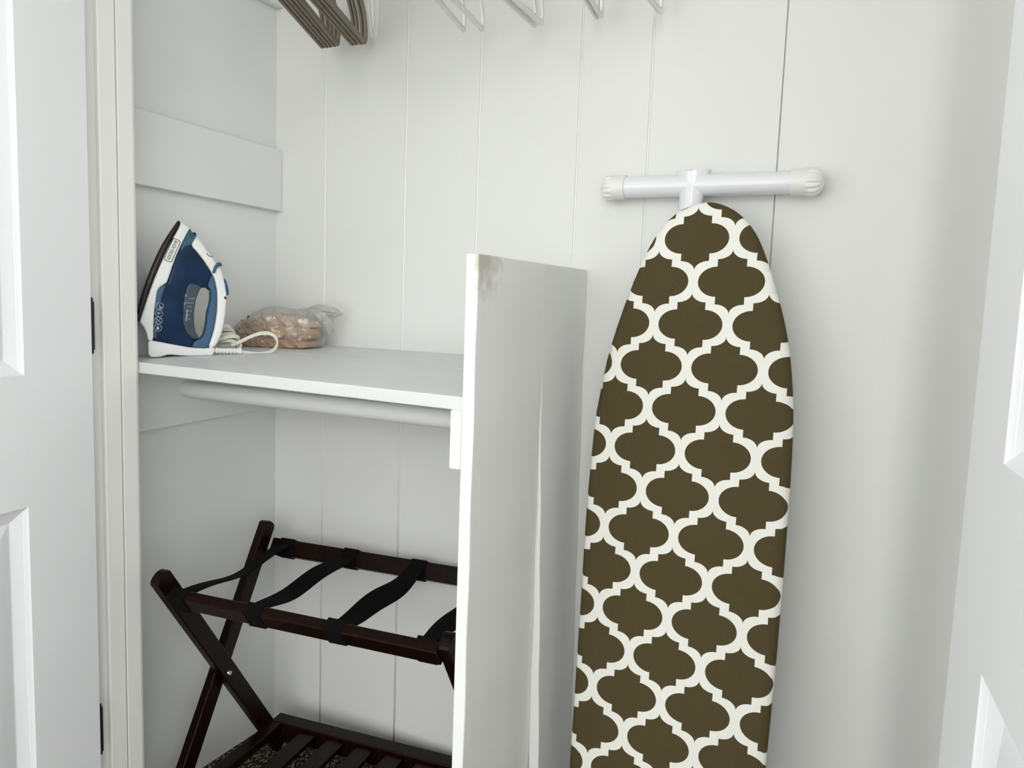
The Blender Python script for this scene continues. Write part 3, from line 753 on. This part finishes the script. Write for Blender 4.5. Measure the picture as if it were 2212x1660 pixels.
# ------------------------------------------------------------------ luggage rack
RO = np.array([-1.156, 1.219, 0]); ra = math.radians(7)
E1 = np.array([math.cos(ra), math.sin(ra), 0]); E2 = np.array([-math.sin(ra), math.cos(ra), 0]); E3 = np.array([0, 0, 1.0])
def rp(a, b, z): return RO + a * E1 + b * E2 + np.array([0, 0, z + EYE])
rack = thing('luggage_rack', 'folding dark mahogany luggage rack with black webbing straps under the shelf', 'luggage rack', tuple(rp(.28, -.17, -EYE)))
AR = .590
def rbeam(name, p, q, wv, w, tv, t, m_=None, bevel=.003, parent=None):
    return obj(name, MB().beam(p, q, wv, w, tv, t), m_ or M['wood'], parent or rack, bevel=bevel, seg=3)
def leg(a, b0, z0, b1, z1, zend):
    dz = z1 - z0; db = b1 - b0
    be = b0 + db * (zend - z0) / dz
    dirv = nrm((E2 * (be - b0) + E3 * (zend - z0))); wv = np.cross(dirv, E1)
    mb = MB(); n = 8
    p, q = rp(a, b0, z0), rp(a, be, zend)
    w = .036; t = .019
    # rounded head: fan of cross-sections
    vs = []; fs = []
    prof = [(-w / 2 * math.cos(x), -.010 * math.sin(x)) for x in np.linspace(0, math.pi, 9)]
    ring = [p + wv * u_ + dirv * v_ for u_, v_ in prof] + [q + wv * w / 2, q - wv * w / 2]
    k = len(ring)
    vs = [r_ - E1 * t / 2 for r_ in ring] + [r_ + E1 * t / 2 for r_ in ring]
    fs = [tuple(range(k))[::-1], tuple(range(k, 2 * k))] + [(i, (i + 1) % k, (i + 1) % k + k, i + k) for i in range(k)]
    return obj('leg', mb.add(vs, fs), M['wood'], rack, bevel=.002, seg=2), dirv
leg(-.012, -.337, -.508, -.170, -.758, -EYE + .004); leg(.551, -.3236, -.528, -.170, -.758, -EYE + .004)       # front-top legs (inner pair)
for a in (-.032, .571): leg(a, -.013, -.500, -.171, -.771, -EYE + .004)       # back-top legs (outer pair)
d1 = nrm(E2 * .167 + E3 * -.25); d2 = nrm(E2 * -.158 + E3 * -.271)
rbeam('front_rail', rp(-.003, -.320, -.549), rp(.5415, -.326, -.549), d1, .036, np.cross(E1, d1), .020)
rbeam('back_rail', rp(-.022, -.004, -.549), rp(.5615, -.004, -.549), d2, .036, np.cross(E1, d2), .020)
for a in (-.0015, .5405):
    o = obj('pivot_screw', MB().tube([rp(a - .002, -.1705, -.7645), rp(a + .0025, -.1705, -.7645)], [.006, .0045], 14), M['steel'], rack)
    autosmooth(o)
# webbing straps: one sleeve round each rail and a sagging band
nF, nB = np.cross(E1, d1), np.cross(E1, d2)
for i, (af, ab_) in enumerate(((.022, .018), (.187, .180), (.349, .342), (.516, .508))):
    vs = []; fs = []; n = 18; sag = (.012, .004, .012, .006)[i]; tw = (.15, -.6, -1.05, -.8)[i]
    for k in range(n + 1):
        t = k / n; b = -.318 + .310 * t; a = af + (ab_ - af) * t
        z = -.534 - .004 - sag * math.sin(math.pi * t) + (.004 * math.sin(t * 9 + i * 2))
        hw2 = .0165 * (1 - .12 * math.sin(math.pi * t)); wig = .003 * math.sin(6 * t + i * 1.7) * math.sin(math.pi * t)
        tz = tw * math.sin(math.pi * t) * .012
        for sgn in (-1, 1):
            for th_ in (.0011, -.0011): vs.append(rp(a + wig + sgn * hw2, b, z + sgn * tz + th_))
    for k in range(n):
        o_ = k * 4
        for (p_, q_) in ((0, 1), (1, 3), (3, 2), (2, 0)): fs.append((o_ + p_, o_ + q_, o_ + 4 + q_, o_ + 4 + p_))
    fs += [(0, 2, 3, 1), (n * 4, n * 4 + 1, n * 4 + 3, n * 4 + 2)]
    st = obj('strap', MB().add(vs, fs), M['strap'], rack)
    hw_ = .018
    for (a, b, nn, dd) in ((af, -.3215, nF, d1), (ab_, -.004, nB, d2)):
        obj('sleeve', MB().beam(rp(a - hw_, b, -.549), rp(a + hw_, b, -.549), dd, .0405, nn, .0245), M['strap'], st, bevel=.002)
# slatted lower shelf
zs_ = -.942
obj('shelf_back_rail', MB().beam(rp(-.004, -.016, zs_ - .021), rp(.548, -.016, zs_ - .021), E2, .036, E3, .042), M['wood'], rack, bevel=.002)
obj('shelf_front_rail', MB().beam(rp(-.004, -.318, zs_ - .010), rp(.548, -.318, zs_ - .010), E2, .036, E3, .020), M['wood'], rack, bevel=.002)
for a in (.0105, .5335): obj('shelf_side_rail', MB().beam(rp(a, -.034, zs_ - .010), rp(a, -.300, zs_ - .010), E1, .029, E3, .020), M['wood'], rack, bevel=.002)
for k in range(7):
    a = .0975 + .0715 * k - .0005
    if a < .51: obj('slat', MB().beam(rp(a, -.030, zs_ - .0125), rp(a, -.305, zs_ - .0125), E1, .040, E3, .011), M['wood'], rack, bevel=.0015)

# ------------------------------------------------------------------ ironing board, leaning on the back wall
SL, B0Y, B0Z = .075, 1.205, EYE + .187
BV = nrm([0, SL, 1.0]); BNn = nrm([0, -1.0, SL])            # along the board, out of the board
p0 = np.array([0, B0Y, B0Z])
borg = atP(1504.4, 515.8, p0, BNn)
ib = thing('ironing_board', 'ironing board in brown and white lattice cover leaning upright on the back wall', 'ironing board', tuple(borg))
left = [(1527, 434.5), (1500, 439), (1470, 452), (1448, 468), (1430, 486), (1405, 523), (1385, 563), (1360, 622), (1335, 690), (1312, 762), (1297, 830), (1287, 882), (1280, 930), (1273, 1000), (1265.5, 1080), (1259, 1170), (1252, 1290), (1243, 1420), (1236, 1530), (1228, 1640)]
right = [(1550, 437), (1578, 448), (1602, 465), (1625, 492), (1641, 522), (1660, 575), (1673, 620), (1690, 682), (1703, 750), (1710, 830), (1712, 900), (1709, 980), (1705, 1050), (1700, 1120), (1691, 1240), (1684, 1320), (1674, 1440), (1665, 1530), (1654, 1640)]
def bl(px, py):
    p = atP(px, py, p0, BNn) - borg
    return np.array([p[0], p @ BV])
lo = (FZ + .006 - borg[2]) / BV[2] + .014
Lp = [bl(*p) for p in left]; Rp = [bl(*p) for p in right]
# continue to the squared-off heel of the board standing on the floor
lb, rb_ = Lp[-1], Rp[-1]
Lp += [np.array([lb[0] + .004, lo + .05]), np.array([lb[0] + .02, lo])]
Rp += [np.array([rb_[0] - .004, lo + .05]), np.array([rb_[0] - .02, lo])]
outline = Lp[::-1] + Rp
outline = chaikin(outline, 1)
TH = .026
def bnoise(V_):
    c = bl(1660, 1310); k = np.exp(-((V_[:, 0] - c[0]) ** 2 / .0016 + (V_[:, 1] - c[1]) ** 2 / .0016))
    return .0018 * k * np.sin(V_[:, 1] * 260 + V_[:, 0] * 90) + .0006 * np.sin(V_[:, 1] * 23) * np.clip(V_[:, 0] / .1, 0, 1)
fb = (borg - BNn * TH / 2, np.array([1.0, 0, 0]), BV, BNn)
bo = obj('padded_top', pillow(outline, fb, lambda uv: np.full(len(uv), TH / 2), .008, .012, noise=bnoise), M['cover'], ib); autosmooth(bo, 60)
# T foot: tube, fluted caps, saddle bracket, leg
FY = 1.268
fa, fc = atY(1349, 405.5, FY), atY(1713, 394.5, FY)
fx = nrm(fc - fa)
f0, f1_ = fa, fc
o = obj('foot_tube', MB().tube([f0 - fx * .01, f1_ + fx * .01], .0180, 32), M['enamel'], ib); autosmooth(o)
def cap(c, d, ln):
    mb = MB(); n = 84; prof = []
    for k in range(26):
        t = k / 25
        x = ln * t
        if t < .42: r_, am = .0206 + .0006 * t, 0
        else:
            q = (t - .42) / .58
            r_ = .0208 + .0022 * math.sin(min(1, q * 2.2) * math.pi / 2)
            r_ *= math.sqrt(max(0, 1 - max(0, (q - .30) / .70) ** 2.3))
            am = .0019 * min(1, q * 3)
        prof.append((x, r_, am))
    u = np.array([0, 0, 1.0]); u = nrm(u - np.dot(u, d) * d); w = np.cross(d, u); vs = []
    for (x, r_, am) in prof:
        for j in range(n):
            a = 2 * math.pi * j / n
            rr2 = max(.0003, r_ - am * (r_ / .022) * (abs(math.cos(7 * a)) ** 6) * 1.3)
            vs.append(c + d * x + (u * math.cos(a) + w * math.sin(a)) * rr2)
    k = len(prof)
    fs = [(i * n + j, i * n + (j + 1) % n, (i + 1) * n + (j + 1) % n, (i + 1) * n + j) for i in range(k - 1) for j in range(n)]
    fs += [tuple(range(n))[::-1], tuple((k - 1) * n + j for j in range(n))]
    o = obj('end_cap', mb.add(vs, fs), M['cap'], ib); autosmooth(o, 50)
    return o
cap(f0 + fx * .003, -fx, .045); cap(f1_ - fx * .003, fx, .050)
# leg tube runs down behind the board; the saddle is the flattened tube end wrapped on the foot
sc0 = atY(1497, 401, FY)
lg_top = sc0 + np.array([-.001, 0, 0])
ldir = nrm(np.array([-.012, -SL, -1.0]))
o = obj('leg_tube', MB().tube([lg_top - ldir * .008, lg_top + ldir * .72], .0185, 24), M['enamel'], ib); autosmooth(o)
mb = MB(); n = 28; vs = []; k_ = 16
for i in range(k_):
    t = i / (k_ - 1)
    # flares from the leg tube to a saddle hugging the foot tube
    fl_ = (1 - t) ** 2.0
    cpos = lg_top + ldir * (-.021 + .062 * t)
    for j in range(n):
        a = 2 * math.pi * j / n
        ex = .0192 + .0085 * fl_ * (1 + .25 * math.cos(2 * a)) ; ey = .0192 + .0022 * fl_ - .002 * math.sin(math.pi * t)
        vs.append(cpos + np.array([1, 0, 0]) * ex * math.cos(a) + np.array([0, 1, 0]) * ey * math.sin(a) + np.array([0, 0, 1]) * .0035 * fl_ * abs(math.cos(a)))
fs = [(i * n + j, i * n + (j + 1) % n, (i + 1) * n + (j + 1) % n, (i + 1) * n + j) for i in range(k_ - 1) for j in range(n)]
fs += [tuple(range(n))[::-1], tuple((k_ - 1) * n + j for j in range(n))]
o = obj('saddle_bracket', mb.add(vs, fs), M['enamel'], ib); autosmooth(o, 55)
